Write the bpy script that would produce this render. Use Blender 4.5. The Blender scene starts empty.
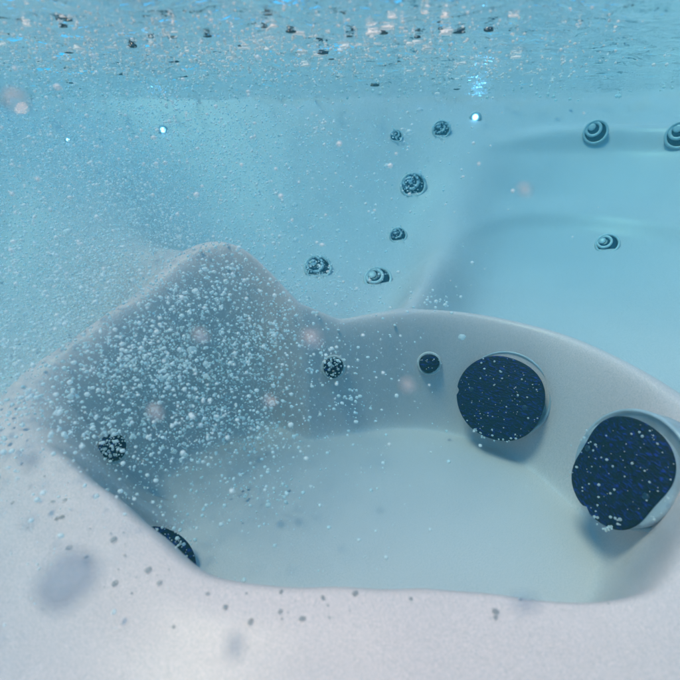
import bpy, bmesh, math, random
from mathutils import Vector, Matrix, noise
random.seed(11)
S = bpy.context.scene
COL = S.collection

# ------------------------------------------------------------------ camera
# the waterline is z = 0; the camera hangs 9 cm below it, looking across the tub
PITCH, FPX = math.radians(25.0), 443.0
CAM = Vector((0, 0, -0.09))
cd = bpy.data.cameras.new('camera')
cam = bpy.data.objects.new('camera', cd); COL.objects.link(cam)
cam.location = CAM
cam.rotation_euler = (math.radians(90) - PITCH, 0, 0)
cd.sensor_width = 36; cd.lens = 36 * FPX / 680
cd.clip_start = 0.01; cd.clip_end = 200
cd.dof.use_dof = True; cd.dof.focus_distance = 0.72; cd.dof.aperture_fstop = cd.lens / 3.7
S.camera = cam

# ------------------------------------------------------------------ world, sun, exposure
SUN_EL, SUN_AZ = math.radians(69), math.radians(258)      # azimuth from +Y, clockwise
w = bpy.data.worlds.new('World'); S.world = w; w.use_nodes = True
nt = w.node_tree; bg = nt.nodes['Background']
sky = nt.nodes.new('ShaderNodeTexSky'); sky.sky_type = 'NISHITA'; sky.sun_disc = False
sky.sun_elevation = SUN_EL; sky.sun_rotation = SUN_AZ
nt.links.new(sky.outputs[0], bg.inputs[0]); bg.inputs[1].default_value = 0.15
sd = bpy.data.lights.new('sun', 'SUN'); sd.energy = 5.0; sd.angle = math.radians(16); sd.color = (1, .315, .18)
sun = bpy.data.objects.new('sun', sd); COL.objects.link(sun)
to_sun = Vector((math.sin(SUN_AZ) * math.cos(SUN_EL), math.cos(SUN_AZ) * math.cos(SUN_EL), math.sin(SUN_EL)))
sun.rotation_euler = to_sun.to_track_quat('Z', 'Y').to_euler()
S.view_settings.view_transform = 'Standard'; S.view_settings.look = 'None'
S.view_settings.exposure = 0.90; S.view_settings.gamma = 1
S.cycles.transparent_max_bounces = 48
S.cycles.max_bounces = 6; S.cycles.diffuse_bounces = 5; S.cycles.glossy_bounces = 3; S.cycles.use_adaptive_sampling = True; S.cycles.adaptive_threshold = .03; S.cycles.adaptive_min_samples = 16
S.cycles.volume_bounces = 1; S.cycles.use_denoising = True
S.cycles.sample_clamp_indirect = 6
try: S.cycles.denoiser = 'OPENIMAGEDENOISE'
except Exception: pass

# ------------------------------------------------------------------ helpers
RIGHT = Vector((1, 0, 0)); FWD = Vector((0, math.cos(PITCH), -math.sin(PITCH))); UP = Vector((0, math.sin(PITCH), math.cos(PITCH)))
def ray(px, py): return ((px - 340) / FPX * RIGHT + (340 - py) / FPX * UP + FWD)
def at_drop(px, py, drop):
    d = ray(px, py); return CAM + d * (drop / -d.z)
def sm(x, a=0.0, b=1.0):
    x = min(1, max(0, (x - a) / (b - a))); return x * x * (3 - 2 * x)
def mix(a, b, t): return a + (b - a) * t

def mat(name):
    m = bpy.data.materials.new(name); m.use_nodes = True
    for n in list(m.node_tree.nodes): m.node_tree.nodes.remove(n)
    N = m.node_tree.nodes; L = m.node_tree.links
    def node(t, **kw):
        n = N.new(t)
        for k, v in kw.items():
            if k.startswith('i_'):
                key = k[2:].replace('_', ' ')
                n.inputs[key].default_value = v
            else: setattr(n, k, v)
        return n
    out = node('ShaderNodeOutputMaterial')
    return m, node, L, out
def ramp(n, stops):
    e = n.color_ramp.elements
    e[0].position, e[0].color = stops[0][0], (*stops[0][1], 1)
    e[1].position, e[1].color = stops[1][0], (*stops[1][1], 1)
    for p, c in stops[2:]:
        x = e.new(p); x.color = (*c, 1)

def tag(o, label=None, cat=None, group=None, kind=None):
    if label: o['label'] = label
    if cat: o['category'] = cat
    if group: o['group'] = group
    if kind: o['kind'] = kind
    return o
def link_mesh(name, verts, faces, m, parent=None, smooth=True):
    me = bpy.data.meshes.new(name); me.from_pydata(verts, [], faces); me.update()
    if smooth: me.polygons.foreach_set('use_smooth', [True] * len(me.polygons))
    me.materials.append(m)
    o = bpy.data.objects.new(name, me); COL.objects.link(o)
    if parent: o.parent = parent
    return o
def empty(name, loc, axis, roll=0.0):
    o = bpy.data.objects.new(name, None); COL.objects.link(o)
    q = axis.normalized().to_track_quat('Z', 'Y')
    o.location = loc; o.rotation_euler = (q.to_matrix() @ Matrix.Rotation(roll, 3, 'Z')).to_euler()
    o.empty_display_size = .02
    return o

# ------------------------------------------------------------------ the tub shell as a height field round the footwell
CW = Vector((0.0, 0.43))
FLOOR = 0.44
rim_px = [(340,593,.300),(260,592,.300),(196,580,.300),(146,536,.298),(104,496,.292),(60,458,.285),(22,440,.278),(10,402,.268),
          (35,368,.252),(80,338,.232),(150,288,.195),(182,256,.163),(212,240,.145),(240,244,.150),(268,270,.183),(297,302,.225),(340,321,.262),(390,312,.252),
          (432,310,.248),(475,314,.248),(560,334,.250),(640,372,.252),(700,416,.262),(722,485,.275),(702,545,.288),(670,596,.297),(608,608,.300),(500,598,.300),(430,594,.300)]
floor_px = [(340,584),(250,570),(190,530),(150,495),(175,460),(225,440),(290,415),(380,404),(450,406),(520,440),(575,480),(612,540),(600,582),(500,588),(430,586)]
def polar_table(pts):
    a = []
    for p in pts:
        d = Vector((p[0], p[1])) - CW
        a.append((math.atan2(d.y, d.x) % (2 * math.pi), d.length, p[2]))
    a.sort(); return a
def lookup(tab, th):
    n = len(tab)
    for i in range(n):
        t0, t1 = tab[i][0], tab[(i + 1) % n][0]
        if t1 <= t0: t1 += 2 * math.pi
        x = th if th >= t0 else th + 2 * math.pi
        if t0 <= x <= t1:
            k = (x - t0) / max(1e-6, t1 - t0)
            return (mix(tab[i][1], tab[(i + 1) % n][1], k), mix(tab[i][2], tab[(i + 1) % n][2], k))
    return tab[0][1], tab[0][2]
NT = 720
def table(tab, blur):
    r = []; d = []
    for i in range(NT):
        a, b = lookup(tab, 2 * math.pi * i / NT); r.append(a); d.append(b)
    for _ in range(3):
        r = [sum(r[(i + k) % NT] for k in range(-blur, blur + 1)) / (2 * blur + 1) for i in range(NT)]
        d = [sum(d[(i + k) % NT] for k in range(-blur, blur + 1)) / (2 * blur + 1) for i in range(NT)]
    return r, d
R_r, R_d = table(polar_table([(*at_drop(a, b, c).xy, c) for a, b, c in rim_px]), 4)
F_r, _ = table(polar_table([(*at_drop(a, b, FLOOR).xy, FLOOR) for a, b in floor_px]), 9)
F_r = [min(F_r[i], R_r[i] - .035) for i in range(NT)]
F_r = [mix(F_r[i], R_r[i] - .045, sm(i, 372, 410) * (1 - sm(i, 690, 719))) for i in range(NT)]
def wall_r(th):                                   # rounded-square outline of the tub at the waterline
    c, s = math.cos(th), math.sin(th); a, b, cy, n = 1.02, .97, .46, 4.5
    lo, hi = 0, 3
    for _ in range(30):
        m_ = (lo + hi) / 2
        if abs(m_ * c / a) ** n + abs((m_ * s + CW.y - cy) / b) ** n < 1: lo = m_
        else: hi = m_
    return lo
W_r = [wall_r(2 * math.pi * i / NT) for i in range(NT)]
def ang(px, py, drop):
    d = at_drop(px, py, drop).xy - CW; return math.atan2(d.y, d.x) % (2 * math.pi)
ARM = [(ang(208,236,.13),   .18, .22), (math.radians(67), .235, .12), (ang(20,420,.27), .25, .3)]
def adiff(a, b): return abs((a - b + math.pi) % (2 * math.pi) - math.pi)
S_r, S_d = [], []
for i in range(NT):
    th = 2 * math.pi * i / NT
    d = .305; k = 1 if math.sin(th) > -.2 else .3
    for a0, dd, wd in ARM:
        g = math.exp(-(adiff(th, a0) / wd) ** 2); d = mix(d, dd, g)
    S_d.append(max(d, 0)); S_r.append(mix(R_r[i], W_r[i], .40 if math.sin(th) > -.1 else .62))
for _ in range(3):
    S_r = [sum(S_r[(i + k) % NT] for k in range(-12, 13)) / 25 for i in range(NT)]
LEDGE_A = ang(600, 320, .25)
def tabs(T, th):
    x = (th % (2 * math.pi)) / (2 * math.pi) * NT; i = int(x) % NT; return mix(T[i], T[(i + 1) % NT], x - int(x))
def z_at(th, r):
    """height of the acrylic at polar position (th, r) round the footwell, 0 = waterline"""
    rf, rr, dr, rs, ds, rw = (tabs(T, th) for T in (F_r, R_r, R_d, S_r, S_d, W_r))
    if r <= rf - .03: z = -FLOOR
    elif r <= rr:
        k = (r - rf + .03) / (rr - rf + .03)
        k2 = sm(k) if rr - rf > .12 else sm(k, .12, 1)
        k2 = mix(k2, sm(k2), .45)
        z = mix(-FLOOR, -dr, k2)
    elif r <= rs:
        k = (r - rr) / (rs - rr)
        z = -mix(dr, ds, sm(k))
        back = sm(math.sin(th), -.25, .15) * (1 - math.exp(-(adiff(th, ARM[0][0]) / .20) ** 2)) * (1 - math.exp(-(adiff(th, ARM[1][0]) / .13) ** 2))
        z -= (.018 + .050 * back) * sm(r - rr, .006, .075) * (1 - sm(k, .5, 1))
    else:
        k = (r - rs) / (rw - rs)
        e = k * k * (1.6 - .6 * k)
        z = -mix(ds, CAM.z * 0, e)
        # two moulded ledges on the right-hand backrests
        g = sm(math.cos(th - LEDGE_A), .72, .9)
        zz = z + .012 * g * 0
        for zl, wd in ((-.10, .036), (-.235, .016)):
            zz += g * wd * (sm(z, zl - .010, zl + .004) - sm(z, zl + .004, zl + .052))
        z = zz
    if r > rw: z = min(.022, (r - rw) * 1.0)
    return z + CAM.z if r <= rw and False else z
def hz(x, y):
    d = Vector((x, y)) - CW
    r, th = d.length, math.atan2(d.y, d.x) % (2 * math.pi)
    return z_w(th, r)
def z_w(th, r):                                    # heights are measured from the camera; walls climb to the waterline
    z = z_at(th, r)
    rw = tabs(W_r, th)
    if r > rw: return z
    rs = tabs(S_r, th)
    if r <= rs: return z + CAM.z
    k = (r - rs) / (rw - rs)
    return z + CAM.z * (1 - k)
# mesh
radii_n = 250
verts, faces = [(CW.x, CW.y, z_w(0, 0))], []
def ring_r(i, j):
    rf, rr, rs, rw = F_r[i], R_r[i], S_r[i], W_r[i]
    knots = [(0, 0), (24, max(.01, rf - .04)), (84, rr), (112, mix(rr, rs, .5)), (130, rs), (236, rw), (244, rw + .04), (250, rw + .20)]
    for (a, ra), (b, rb) in zip(knots, knots[1:]):
        if j <= b: return mix(ra, rb, (j - a) / (b - a))
    return rw + .2
for j in range(1, radii_n + 1):
    for i in range(NT):
        th = 2 * math.pi * i / NT; r = ring_r(i, j)
        verts.append((CW.x + r * math.cos(th), CW.y + r * math.sin(th), z_w(th, r)))
for i in range(NT): faces.append((0, 1 + i, 1 + (i + 1) % NT))
for j in range(radii_n - 1):
    b = 1 + j * NT
    for i in range(NT):
        i2 = (i + 1) % NT
        faces.append((b + i, b + NT + i, b + NT + i2, b + i2))
# a little smoothing across the folds of the height field
zs = [v[2] for v in verts]
for _ in range(5):
    nz = zs[:]
    for j in range(1, radii_n - 16):
        b = 1 + j * NT
        for i in range(NT):
            nz[b + i] = (zs[b + i] * 2 + zs[b + (i + 1) % NT] + zs[b + (i - 1) % NT] + zs[b + NT + i] + zs[b - NT + i]) / 6
    zs = nz
verts = [(v[0], v[1], z) for v, z in zip(verts, zs)]

m_shell, node, L, out = mat('acrylic')
p = node('ShaderNodeBsdfPrincipled', i_Roughness=.38); p.inputs['Specular IOR Level'].default_value = .25
tc = node('ShaderNodeTexCoord')
n1 = node('ShaderNodeTexNoise', i_Scale=3.2, i_Detail=3.0); r1 = node('ShaderNodeValToRGB'); ramp(r1, [(.35, (.76, .56, .545)), (.68, (.84, .615, .59))])
n2 = node('ShaderNodeTexNoise', i_Scale=900.0, i_Detail=2.0); r2 = node('ShaderNodeValToRGB'); ramp(r2, [(.32, (.76, .79, .80)), (.68, (1.05, 1.03, 1.02))])
mx = node('ShaderNodeMix', data_type='RGBA', blend_type='MULTIPLY'); mx.inputs[0].default_value = 1
L.new(tc.outputs['Object'], n1.inputs['Vector']); L.new(tc.outputs['Object'], n2.inputs['Vector'])
L.new(n1.outputs[0], r1.inputs[0]); L.new(n2.outputs[0], r2.inputs[0])
L.new(r1.outputs[0], mx.inputs[6]); L.new(r2.outputs[0], mx.inputs[7]); L.new(mx.outputs[2], p.inputs['Base Color'])
n3 = node('ShaderNodeTexNoise', i_Scale=9.0, i_Detail=4.0); bp = node('ShaderNodeBump', i_Strength=.08, i_Distance=.01)
L.new(tc.outputs['Object'], n3.inputs['Vector']); L.new(n3.outputs[0], bp.inputs['Height']); L.new(bp.outputs[0], p.inputs['Normal'])
L.new(p.outputs[0], out.inputs[0])
shell = link_mesh('tub_floor_and_walls', verts, faces, m_shell)
tag(shell, kind='structure')

def hit(px, py):
    """where the view ray meets the acrylic, and the surface normal there"""
    d = ray(px, py); t = .1
    while t < 3:
        q = CAM + d * t
        if q.z <= hz(q.x, q.y): break
        t += .004
    q = CAM + d * t; q.z = hz(q.x, q.y); e = .008
    nrm = Vector((hz(q.x - e, q.y) - hz(q.x + e, q.y), hz(q.x, q.y - e) - hz(q.x, q.y + e), 2 * e)).normalized()
    return q, nrm, t

# ------------------------------------------------------------------ water surface, seen from below
m_ws, node, L, out = mat('water_surface')
tc = node('ShaderNodeTexCoord'); mp = node('ShaderNodeMapping'); mp.inputs['Scale'].default_value = (1, 1.25, 1)
na = node('ShaderNodeTexNoise', i_Scale=26.0, i_Detail=4.0, i_Roughness=.55)
bp = node('ShaderNodeBump', i_Strength=.9, i_Distance=.017)
fr = node('ShaderNodeFresnel', i_IOR=1.33)
tr = node('ShaderNodeBsdfTransparent'); gl = node('ShaderNodeBsdfGlossy', i_Roughness=.03); gl.inputs[0].default_value = (.97, .99, 1, 1)
ms = node('ShaderNodeMixShader')
L.new(tc.outputs['Object'], mp.inputs[0]); L.new(mp.outputs[0], na.inputs['Vector']); L.new(na.outputs[0], bp.inputs['Height'])
L.new(bp.outputs[0], gl.inputs['Normal']); L.new(bp.outputs[0], fr.inputs['Normal'])
L.new(fr.outputs[0], ms.inputs[0]); L.new(tr.outputs[0], ms.inputs[1]); L.new(gl.outputs[0], ms.inputs[2]); L.new(ms.outputs[0], out.inputs[0])
def wave(x, y):
    turb = 1.25 + 1.5 * sm(-x, -.35, .35) 
    z = .0042 * turb * noise.noise(Vector((x * 9, y * 11, 1.3)))
    z += .0026 * turb * noise.noise(Vector((x * 22, y * 26, 4.3)))
    z += .0010 * turb * noise.noise(Vector((x * 60, y * 66, 7.1)))
    return z
n = 420; X0, X1, Y0, Y1 = -1.06, 1.06, -.55, 1.47
vs = [(mix(X0, X1, i / n), mix(Y0, Y1, j / n)) for j in range(n + 1) for i in range(n + 1)]
vs = [(x, y, wave(x, y)) for x, y in vs]
fs = [(j * (n + 1) + i, j * (n + 1) + i + 1, (j + 1) * (n + 1) + i + 1, (j + 1) * (n + 1) + i) for j in range(n) for i in range(n)]
tag(link_mesh('water_surface', vs, fs, m_ws), kind='structure')

# ------------------------------------------------------------------ the body of water
m_hz, node, L, out = mat('water_body')
pv = node('ShaderNodeVolumePrincipled', i_Density=1.9)
pv.inputs['Color'].default_value = (.013, .058, .070, 1); pv.inputs['Absorption Color'].default_value = (.040, .69, .94, 1)
pv.inputs['Anisotropy'].default_value = .2
L.new(pv.outputs[0], out.inputs['Volume'])
bm = bmesh.new(); bmesh.ops.create_cube(bm, size=1)
for v in bm.verts: v.co = Vector((v.co.x * 3.2, .45 + v.co.y * 3.0, -.66 + v.co.z * 1.66 - .0))
me = bpy.data.meshes.new('haze'); bm.to_mesh(me); bm.free(); me.materials.append(m_hz)
hzo = bpy.data.objects.new('haze', me); COL.objects.link(hzo); tag(hzo, kind='stuff')

# ------------------------------------------------------------------ materials of the fittings
def dark_grille_mat():
    m, node, L, out = mat('navy_plastic')
    p = node('ShaderNodeBsdfPrincipled', i_Roughness=.55); p.inputs['Specular IOR Level'].default_value = .2
    tc = node('ShaderNodeTexCoord')
    mp = node('ShaderNodeMapping'); mp.inputs['Scale'].default_value = (190, 420, 190)
    v = node('ShaderNodeTexNoise', i_Scale=1.0, i_Detail=3.0, i_Distortion=.6)
    r = node('ShaderNodeValToRGB'); ramp(r, [(.42, (.0005, .0006, .0015)), (.56, (.001, .002, .035)), (.72, (.012, .03, .28))])
    L.new(tc.outputs['Object'], mp.inputs[0]); L.new(mp.outputs[0], v.inputs['Vector']); L.new(v.outputs[0], r.inputs[0]); L.new(r.outputs[0], p.inputs['Base Color'])
    b = node('ShaderNodeBump', i_Strength=.8, i_Distance=.002); L.new(v.outputs[0], b.inputs['Height']); L.new(b.outputs[0], p.inputs['Normal'])
    L.new(p.outputs[0], out.inputs[0]); return m
M_GR = dark_grille_mat()
def plain(name, c, rough=.4, metal=0.0, vary=.15, scale=60.0):
    m, node, L, out = mat(name)
    p = node('ShaderNodeBsdfPrincipled', i_Roughness=rough, i_Metallic=metal)
    tc = node('ShaderNodeTexCoord'); v = node('ShaderNodeTexNoise', i_Scale=scale, i_Detail=3.0)
    r = node('ShaderNodeValToRGB'); ramp(r, [(.3, tuple(x * (1 - vary) for x in c)), (.7, tuple(min(1, x * (1 + vary)) for x in c))])
    L.new(tc.outputs['Object'], v.inputs['Vector']); L.new(v.outputs[0], r.inputs[0]); L.new(r.outputs[0], p.inputs['Base Color']); L.new(p.outputs[0], out.inputs[0])
    return m
M_FL = plain('fitting_acrylic', (.62, .54, .53), .35)
def ring_mat():
    m, node, L, out = mat('jet_ring_plastic')
    p = node('ShaderNodeBsdfPrincipled', i_Roughness=.25)
    tc = node('ShaderNodeTexCoord'); v = node('ShaderNodeTexNoise', i_Scale=130.0, i_Detail=3.0)
    r = node('ShaderNodeValToRGB'); ramp(r, [(.42, (.03, .06, .11)), (.54, (.55, .52, .54))])
    L.new(tc.outputs['Object'], v.inputs['Vector']); L.new(v.outputs[0], r.inputs[0]); L.new(r.outputs[0], p.inputs['Base Color']); L.new(p.outputs[0], out.inputs[0])
    return m
M_RING = ring_mat()
M_DARK = plain('shadow_gap_and_dark_plastic', (.012, .030, .062), .35)  # screws, and the shade painted into the jet gaps
M_STEEL = plain('steel', (.55, .60, .66), .2, 1.0)

def lathe(prof, n=48, wob=None, cap0=True, cap1=True):
    """prof: (r, z) from the foot to the top"""
    vs, fs = [], []
    for r, z in prof:
        for i in range(n):
            a = 2 * math.pi * i / n; rr = r * (wob(a) if wob else 1)
            vs.append((rr * math.cos(a), rr * math.sin(a), z))
    for j in range(len(prof) - 1):
        for i in range(n):
            k = (i + 1) % n; fs.append((j * n + i, j * n + k, (j + 1) * n + k, (j + 1) * n + i))
    if cap0: fs.append(tuple(reversed(range(n))))
    if cap1: fs.append(tuple((len(prof) - 1) * n + i for i in range(n)))
    return vs, fs

M_HALO = plain('bluish_plastic', (.40, .42, .46), .4)
# ---- suction covers
def suction_cover(px, py, base_px, base_py, rad_px, lean, label, squash=1.0, seed=0, lift=.015, depth_k=.972, notch=(), drop=None, halo=.14):
    q, nrm, t = hit(base_px, base_py)
    if drop: t = drop / -ray(px, py).z
    d = ray(px, py); dist = t * depth_k
    c = CAM + d * dist
    R = rad_px * dist / FPX
    axis = (-d.normalized() + lean[0] * RIGHT + lean[1] * UP).normalized()
    base = c - axis * lift
    o = empty('suction_cover', base, axis)
    tag(o, label, 'suction cover', 'suction covers in the footwell')
    rnd = random.Random(seed); ph = [rnd.uniform(0, 6.28) for _ in range(4)]
    def wob(a):
        v = 1 - (1 - squash) * math.cos(a) ** 2 + (.035 if squash < 1 else .01) * math.cos(4 * a + math.pi) + .012 * math.sin(2 * a + ph[0]) + .010 * math.sin(3 * a + ph[1]) + .006 * math.sin(5 * a + ph[2])
        for na, nd, nw in notch: v -= nd * math.exp(-(adiff(a, na) / nw) ** 2)
        return v
    f = link_mesh('flange', *lathe([(R * 1.0, -.06), (R * 1.02, -.006), (R * 1.03, .0), (R * 1.01, .003), (R * .97, .003), (R * .955, -.001), (R * .5, -.001)], 72), M_HALO, o)
    sh = o.rotation_euler.to_matrix().transposed() @ (RIGHT * .75 + UP * .55)
    f.location = (sh.x * R * halo, sh.y * R * halo, -.003)
    link_mesh('mounting_collar', *lathe([(R * .86, -.07), (R * .90, 0), (R * .91, lift * .6), (R * .86, lift * .8)], 72), M_HALO, o)
    prof = [(R * .86, lift * .79), (R * .97, lift * .80), (R * 1.0, lift * .86), (R * .985, lift * .95)]
    k = 14
    for i in range(k, 0, -1):                      # low concentric ridges over a shallow dome
        rr = R * .97 * i / k
        zz = lift * .98 + R * .10 * (1 - (i / k) ** 2)
        prof += [(rr, zz), (rr - R * .03, zz + .0002)]
    prof = [p for p in prof if p[0] > .0005]
    g = link_mesh('grille', *lathe(prof, 96, wob), M_GR, o)
    for sx in (-1, 1):
        sc = link_mesh('screw', *lathe([(.0032, 0), (.0034, .0012), (.0026, .0020), (.0008, .0021)], 16), M_DARK, g); sc.location = (sx * R * .62, 0, lift * .98 + R * .10 * (1 - .64 ** 2) - .0006)
    # radial ribs raised over the dome and a centre boss
    return o, c, axis, R, lift
covers = []
covers.append(suction_cover(498, 398, 510, 388, 43, (-.33, -.10), 'large navy suction cover on the back right wall of the footwell, nearly round', seed=1, notch=((3.3, .07, .05),)))
covers.append(suction_cover(617, 471, 642, 455, 58, (-1.55, .22), 'largest navy suction cover, oval and nearest the right edge of the footwell', squash=.80, seed=2, lift=.014, depth_k=.93, notch=((4.6, .06, .06),)))
covers.append(suction_cover(151, 571, 151, 571, 45, (.35, .5), 'dark suction cover mostly hidden behind the near left lip of the seat', seed=3, lift=.012, depth_k=1.0, drop=.415, halo=0))

# ---- small dark grilles low in the footwell
def small_grille(px, py, rpx, label, seed, lean=None):
    q, nrm, t = hit(px, py); R = rpx * t / FPX
    axis = (nrm * .45 - ray(px, py).normalized() * .75).normalized() if lean is None else lean
    o = empty('floor_grille', q, axis); tag(o, label, 'grille', 'small round grilles in the footwell wall')
    link_mesh('bezel', *lathe([(R * 1.1, -.03), (R * 1.22, -.004), (R * 1.25, .003), (R * 1.15, .006), (R * .95, .004)], 40), M_FL, o)
    rnd = random.Random(seed); a0 = rnd.uniform(0, 6)
    wob = lambda a: 1 + .04 * math.sin(2 * a + a0) + .03 * math.sin(3 * a)
    link_mesh('screen', *lathe([(R * .95, .002), (R, .008), (R * .92, .012), (R * .7, .014), (R * .62, .0125), (R * .5, .0155), (R * .4, .014), (R * .2, .0165), (R * .05, .0165)], 48, wob), M_GR, o)
    return q, axis, R
small = [small_grille(428, 374, 9.5, 'small solid dark grille left of the nearly round suction cover', 1),
         small_grille(333, 369, 10, 'small dark grille flecked with white bubbles, under the seat edge', 2),
         small_grille(110, 453, 14, 'dark bubble-flecked grille beside the near left lip, in the bubble cloud', 3)]

# ---- wall jets
def jet(px, py, rpx, label, tilt, group='hydrotherapy jets in the backrests', twist=0.0):
    q, nrm, t = hit(px, py); R = (.78 if px > 500 else .9) * rpx * t / FPX
    view = -ray(px, py).normalized()
    axis = (nrm * .55 + view * .5).normalized()
    o = empty('wall_jet', q + axis * R * .30, axis, twist); tag(o, label, 'jet', group)
    link_mesh('outer_ring', *lathe([(R * .98, -R * 1.2), (R * 1.06, -R * .06), (R * 1.04, R * .03), (R * .96, R * .07), (R * .87, R * .05), (R * .84, -R * .02), (R * .84, -R * .4)], 56, cap1=False), M_FL, o)
    mr = M_FL if px > 500 or px == 378 else M_RING
    link_mesh('socket', *lathe([(R * .85, -R * .38), (R * .84, -R * .06), (R * .3, -R * .09)], 40), M_DARK, o)  # dark disc paints the shade of the gap round the nozzle
    t1 = Vector((tilt[0], tilt[1])).normalized() * R
    nz = link_mesh('nozzle', *lathe([(R * .60, -R * .20), (R * .70, -R * .02), (R * .68, R * .05), (R * .58, R * .08), (R * .48, R * .06), (R * .45, -R * .01), (R * .43, -R * .16)], 48, cap1=False), mr, o)
    nz.location = (t1.x * .32, t1.y * .32, R * .01); nz.rotation_euler = (-tilt[1] * .2, tilt[0] * .2, 0)
    link_mesh('nozzle_hole', *lathe([(R * .46, -R * .16), (R * .455, -R * .03), (R * .2, -R * .04)], 32), M_DARK, nz)  # closed dark disc standing in for the shade inside the hole
    hb = link_mesh('nozzle_core', *lathe([(R * .24, -R * .1), (R * .32, 0), (R * .28, R * .05), (R * .1, R * .07)], 32), mr, nz)
    hb.location = (t1.x * .24, t1.y * .24, 0)
    return q, axis, R
G2 = 'jets on the right-hand backrests'
jets = [jet(378, 281, 15, 'lower jet with bold dark crescents above the rounded seat edge', (-.35, .25)),
        jet(318, 270, 15, 'jet half veiled by bubbles, lowest left on the middle backrest', (-.3, .3)),
        jet(398, 237, 9.5, 'small oval jet just above the jet with bold crescents', (-.2, .2)),
        jet(413, 188, 14, 'speckled ring jet halfway up the middle backrest', (-.3, .35)),
        jet(441, 132, 10, 'small speckled jet highest on the middle backrest, near the bright lamp', (-.3, .3)),
        jet(396, 138, 7, 'faintest small jet just under the waterline left of the highest one', (-.2, .3)),
        jet(594, 138, 14, 'jet above the upper moulded ledge on the right backrest', (-.4, .45), G2),
        jet(607, 246, 13.5, 'crescent-shaped jet below the ledge, above the right rim of the footwell', (-.5, .25), G2),
        jet(679, 140, 16, 'jet cut by the right edge of the photo, just under the waterline', (-.3, .5), G2)]

# ---- little lamps at the waterline
m_led, node, L, out = mat('lit_lens')
em = node('ShaderNodeEmission', i_Strength=6.5); em.inputs[0].default_value = (.85, .72, 1, 1); L.new(em.outputs[0], out.inputs[0])
def led(px, py, rpx, label):
    q, nrm, t = hit(px, py); R = rpx * t / FPX; ax = (nrm * .3 - ray(px, py).normalized()).normalized()
    o = empty('tub_lamp', q + ax * .004, ax); tag(o, label, 'lamp', 'small lamps round the waterline')
    link_mesh('bezel', *lathe([(R * 2.2, -.02), (R * 2.3, 0), (R * 1.8, .003), (R * 1.2, .002)], 24), M_FL, o)
    link_mesh('lens', *lathe([(R * 1.0, .001), (R * .95, .004), (R * .5, .006), (R * .1, .0065)], 20), m_led, o)
led(475, 119, 2.6, 'bright white-blue lamp at the far waterline above the middle backrest')
led(163, 131, 2.2, 'blue sparkling lamp under the waterline on the left, among bubbles')
led(68, 141, 1.3, 'fainter blue lamp nearest the left edge under the waterline')

# ------------------------------------------------------------------ bubbles
def bubble_mat(name, white, rough, tint=(1, 1, 1), clear=(1, 1, 1), blend=.25):
    m, node, L, out = mat(name)
    lw = node('ShaderNodeLayerWeight', i_Blend=blend)
    tr = node('ShaderNodeBsdfTransparent'); gl = node('ShaderNodeBsdfGlossy', i_Roughness=rough); tr.inputs[0].default_value = (*clear, 1)
    di = node('ShaderNodeBsdfDiffuse'); di.inputs[0].default_value = (*tint, 1)
    ti = node('ShaderNodeBsdfTranslucent'); ti.inputs[0].default_value = (*tint, 1)
    m0 = node('ShaderNodeMixShader'); m0.inputs[0].default_value = .5
    m1 = node('ShaderNodeMixShader'); m2 = node('ShaderNodeMixShader'); m2.inputs[0].default_value = white
    L.new(di.outputs[0], m0.inputs[1]); L.new(ti.outputs[0], m0.inputs[2])
    L.new(lw.outputs['Fresnel'], m1.inputs[0]); L.new(tr.outputs[0], m1.inputs[1]); L.new(gl.outputs[0], m1.inputs[2])
    L.new(m1.outputs[0], m2.inputs[1]); L.new(m0.outputs[0], m2.inputs[2]); L.new(m2.outputs[0], out.inputs[0])
    return m
M_BUB = bubble_mat('air_bubble', .62, .12)
M_MICRO = bubble_mat('air_microbubble', .88, .2, (1, 1, 1))
M_FOAM = bubble_mat('surface_bubble', .62, .10, (1, .93, .88), blend=.6)
M_FREFRACT = bubble_mat('dark_refraction_bubble', .02, .08, clear=(.14, .18, .22), blend=.4)  # dark tint paints in the dark surroundings a bubble refracts
m_fl, node, L, out = mat('dark_fleck')  # mostly transparent dark tint for the flecks on the seat
p = node('ShaderNodeBsdfPrincipled', i_Roughness=.6); p.inputs['Base Color'].default_value = (.13, .18, .20, 1)
tr = node('ShaderNodeBsdfTransparent'); ms = node('ShaderNodeMixShader'); ms.inputs[0].default_value = .22
L.new(tr.outputs[0], ms.inputs[1]); L.new(p.outputs[0], ms.inputs[2]); L.new(ms.outputs[0], out.inputs[0])

def ico(sub):
    bm = bmesh.new(); bmesh.ops.create_icosphere(bm, subdivisions=sub, radius=1)
    v = [tuple(x.co) for x in bm.verts]; f = [tuple(y.index for y in x.verts) for x in bm.faces]; bm.free(); return v, f
I1, I2, I3 = ico(1), ico(2), ico(3)
def bubble_mesh(name, m, amp, seed, sub=I3, sq=1.0):
    vs = []
    for v in sub[0]:
        k = 1 + amp * noise.noise(Vector(v) * 1.4 + Vector((seed, 0, 0)))
        vs.append((v[0] * k, v[1] * k, v[2] * k * sq))
    me = bpy.data.meshes.new(name); me.from_pydata(vs, [], sub[1]); me.update()
    me.polygons.foreach_set('use_smooth', [True] * len(me.polygons)); me.materials.append(m); return me
BM = [bubble_mesh('bubble', M_BUB, .25, s, sq=.85) for s in range(4)]
M_FGLINT = bubble_mat('glint_white_bubble', .9, .10, (1, .96, .93), blend=.5)  # warm white colour stands in for sun glints on the bubbles
FM = [bubble_mesh('surface_bubble', M_FREFRACT if s % 3 == 1 else M_FGLINT, .15, s + 9, sq=.38) for s in range(6)]
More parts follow.
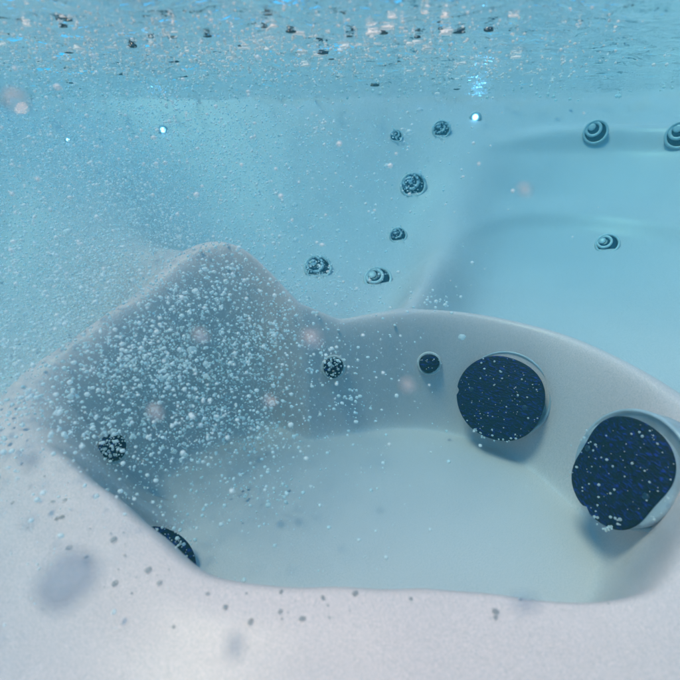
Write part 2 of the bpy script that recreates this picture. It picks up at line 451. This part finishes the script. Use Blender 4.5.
def put(mesh, name, loc, r, label, cat, group, stretch=(1, 1, 1)):
    o = bpy.data.objects.new(name, mesh); COL.objects.link(o); o.location = loc
    o.scale = (r * stretch[0], r * stretch[1], r * stretch[2]); o.rotation_euler = (0, random.uniform(-.3, .3), random.uniform(0, 6.28))
    return tag(o, label, cat, group)
def inside(q, m=.004): return hz(q.x, q.y) + m < q.z < -.004
def cloud(name, pts, label, sub=I1, m=M_MICRO):
    vs, fs = [], []
    for q, r in pts:
        b = len(vs); sx, sy, sz = r * random.uniform(.8, 1.25), r * random.uniform(.8, 1.25), r * random.uniform(.7, 1.1)
        vs += [(q.x + v[0] * sx, q.y + v[1] * sy, q.z + v[2] * sz) for v in sub[0]]
        fs += [tuple(i + b for i in f) for f in sub[1]]
    return tag(link_mesh(name, vs, fs, m), label, 'bubbles', kind='stuff')

# the plume rising over the left of the footwell: the big bubbles one by one, the rest as one cloud
def gauss_pt(c, s): return Vector((random.gauss(c[0], s[0]), random.gauss(c[1], s[1]), random.gauss(c[2], s[2])))
pts = []
cl = [gauss_pt((-.27, .57, -.36), (.12, .14, .08)) for _ in range(260)]
while len(pts) < 15000:
    q = gauss_pt((-.29, .60, -.36), (.14, .16, .09)) if len(pts) % 3 else gauss_pt(random.choice(cl), (.014, .014, .010))
    if inside(q) and (q - CAM).length > .38: pts.append((q, .0006 + .0021 * random.random() ** 2.6))
while len(pts) < 27000:
    q = gauss_pt((-.42, .80, -.22), (.17, .20, .09))
    if inside(q) and (q - CAM).length > .42: pts.append((q, .0005 + .0011 * random.random() ** 2))
while len(pts) < 50000:
    q = gauss_pt((-.30, .60, -.34), (.15, .18, .10))
    if inside(q) and (q - CAM).length > .38: pts.append((q, random.uniform(.00030, .00065)))
cloud('bubble_plume', pts, 'dense cloud of fine bubbles rising over the left of the footwell')
pts = []
while len(pts) < 16000:
    q = gauss_pt((-.52, .95, -.12), (.30, .26, .07))
    if inside(q) and (q - CAM).length > .35 and q.x < .25: pts.append((q, .0006 + .0020 * random.random() ** 3))
cloud('bubble_haze', pts, 'fine bubbles drifting under the surface on the left')
k = 0
while k < 100:
    q = gauss_pt((-.25, .53, -.37), (.12, .13, .07))
    if inside(q, .008) and (q - CAM).length > .38:
        put(random.choice(BM), 'bubble', q, random.choice((.0014, .0018, .0024, .0036)), 'pale round bubble in the cloud over the left of the footwell', 'bubble', 'larger bubbles in the cloud over the footwell'); k += 1
# surface bubbles clinging to the underside of the water, thickest on the left
k = 0
while k < 115:
    px, py = random.gauss(190, 150), random.triangular(2, 100, 38)
    if k % 4 == 0: px, py = random.gauss(430, 50), random.triangular(2, 95, 30)
    d = ray(px, py)
    if d.z <= .02: continue
    t = -CAM.z / d.z
    q = CAM + d * t
    if q.y > 1.35 or abs(q.x) > .95 or px < -10: continue
    q.z = wave(q.x, q.y) - .0008
    s = min(.0050, random.choice((1.0, 1.5, 2.0, 2.8, 3.8)) * t / FPX)
    put(random.choice(FM), 'surface_bubble', q, s, 'small bubble stuck to the underside of the water surface', 'bubble', 'bubbles clinging under the water surface', (random.uniform(1, 2.4), 1, 1)).rotation_euler = (0, 0, random.uniform(-.35, .35)); k += 1
pts = []
while len(pts) < 4200:
    px, py = random.gauss(150, 150), random.triangular(-5, 118, 60)
    if len(pts) % 5 == 0: px, py = random.gauss(440, 110), random.triangular(0, 112, 70)
    d = ray(px, py)
    if d.z <= .01: continue
    t = -CAM.z / d.z * random.uniform(.86, 1)
    q = CAM + d * t
    if q.y > 1.4 or abs(q.x) > .97: continue
    pts.append((q + Vector((0, 0, -.001)), (.35 + 1.5 * random.random() ** 2) * t / FPX))
cloud('surface_foam', pts, 'fine foam of tiny bubbles under the water surface, thickest on the left', I1, M_FGLINT)
# a few that drift alone
for px, py, t, rp in [(295, 205, .8, 3), (296, 240, .8, 3), (68, 232, .6, 4), (48, 282, .6, 4), (192, 350, .55, 4.5), (300, 322, .7, 3), (373, 214, .8, 2.5), (338, 231, .8, 2.5),
                      (420, 110, .7, 3), (387, 166, .75, 2.8), (409, 132, .75, 3), (437, 95, .7, 3), (462, 337, .6, 3.5), (283, 272, .8, 2.5)]:
    put(random.choice(BM), 'bubble', CAM + ray(px, py) * t, rp * t / FPX, 'lone bright bubble drifting in open water above the seats', 'bubble', 'lone bubbles in open water')
# very near the lens: softly out of focus
SM = [bubble_mesh('bubble', bubble_mat('soft_bubble', .13, .2), .3, 40, sq=.9)]
for px, py, t, rp in [(312, 338, .10, 8), (15, 100, .11, 9), (408, 385, .12, 6), (200, 335, .13, 6), (155, 412, .13, 6), (270, 400, .14, 5), (525, 190, .12, 5)]:
    put(SM[0], 'bubble', CAM + ray(px, py) * t, rp * 1.15 * t / FPX, 'blurred pale bubble close to the camera', 'bubble', 'blurred bubbles near the lens')
def near_blob(px, py, t, rp, st, lab):
    o = bpy.data.objects.new('blurred_blob', NB); COL.objects.link(o); o.location = CAM + ray(px, py) * t  # soft blue blob hanging close to the lens
    s = rp * t / FPX; o.scale = (s * st[0], s * st[1], s * st[1]); o.rotation_euler = (0, st[2], 0); tag(o, lab, 'speck', 'blurred blue specks near the lens')
m_nb, node, L, out = mat('translucent_fleck')
tr = node('ShaderNodeBsdfTransparent'); di = node('ShaderNodeBsdfDiffuse'); di.inputs[0].default_value = (.12, .28, .42, 1)
ms = node('ShaderNodeMixShader'); ms.inputs[0].default_value = .30
L.new(tr.outputs[0], ms.inputs[1]); L.new(di.outputs[0], ms.inputs[2]); L.new(ms.outputs[0], out.inputs[0])
NB = bubble_mesh('blurred_speck', m_nb, .35, 3)
near_blob(68, 580, .062, 28, (1.25, .85, -.7), 'largest blurred blue speck, low on the left over the pale seat')
near_blob(235, 645, .07, 9, (.8, 1.3, 0), 'blurred blue speck near the bottom edge, left of the middle')
near_blob(525, 603, .07, 10, (1.3, .7, 0), 'blurred blue speck over the near lip, right of the middle')
near_blob(32, 460, .08, 8, (.9, 1.2, .5), 'blurred blue speck at the left end of the near lip')
# tiny bubbles clinging to the covers and the grilles
pts = []
for o, c, axis, R, lift in covers:
    u = axis.orthogonal().normalized(); v = axis.cross(u)
    for _ in range(95):
        a, rr = random.uniform(0, 6.28), R * .97 * math.sqrt(random.random())
        h = R * .10 * (1 - (rr / R) ** 2) + .002
        pts.append((c + u * rr * math.cos(a) + v * rr * math.sin(a) + axis * h, .0004 + .0012 * random.random() ** 3))
    for _ in range(16):
        a = random.uniform(-2.4, -1.0); rr = R * random.uniform(.95, 1.05)
        w_ = (-UP * math.sin(-a) + RIGHT * math.cos(a)).normalized(); w_ -= axis * w_.dot(axis)
        pts.append((c + w_ * rr + axis * .002, random.uniform(.0008, .0018)))
for k, (q, axis, R) in enumerate(small):
    u = axis.orthogonal().normalized(); v = axis.cross(u)
    for _ in range((8, 34, 34)[k]):
        a, rr = random.uniform(0, 6.28), R * math.sqrt(random.random())
        pts.append((q + u * rr * math.cos(a) + v * rr * math.sin(a) + axis * .017, random.uniform(.0006, (.001, .0020, .0021)[k])))
for k, (q, axis, R) in enumerate(jets[:6]):
    u = axis.orthogonal().normalized(); v = axis.cross(u)
    for _ in range((12, 60, 10, 60, 45, 40)[k]):
        a, rr = random.uniform(0, 6.28), R * 1.1 * math.sqrt(random.random())
        pts.append((q + u * rr * math.cos(a) + v * rr * math.sin(a) + axis * .016, random.uniform(.0006, .0022)))
m_cl = bubble_mat('clinging_bubble', .55, .15)
cloud('clinging_bubbles', pts, 'tiny white bubbles clinging to the covers, grilles and jets', I2, m_cl)
# small dark flecks lying on the near seat
FLM = bubble_mesh('speck', m_fl, .25, 5, I2, .4)
for k in range(75):
    px, py = random.choice([(random.uniform(5, 330), random.uniform(470, 670)), (random.uniform(5, 140), random.uniform(470, 600)), (random.uniform(200, 640), random.uniform(592, 640))])
    q, nrm, t = hit(px, py)
    if q.z < CAM.z - .31: continue
    o = bpy.data.objects.new('speck', FLM); COL.objects.link(o); o.location = q + nrm * .0004
    s = random.choice([.8, 1, 1.4, 2, 2.8, 3.6]) * t / FPX; o.scale = (s, s * random.uniform(.7, 1), s * .5); o.rotation_euler = (0, 0, random.uniform(0, 6))
    tag(o, 'small dark green speck lying on the pale near seat', 'speck', 'specks on the near seat')
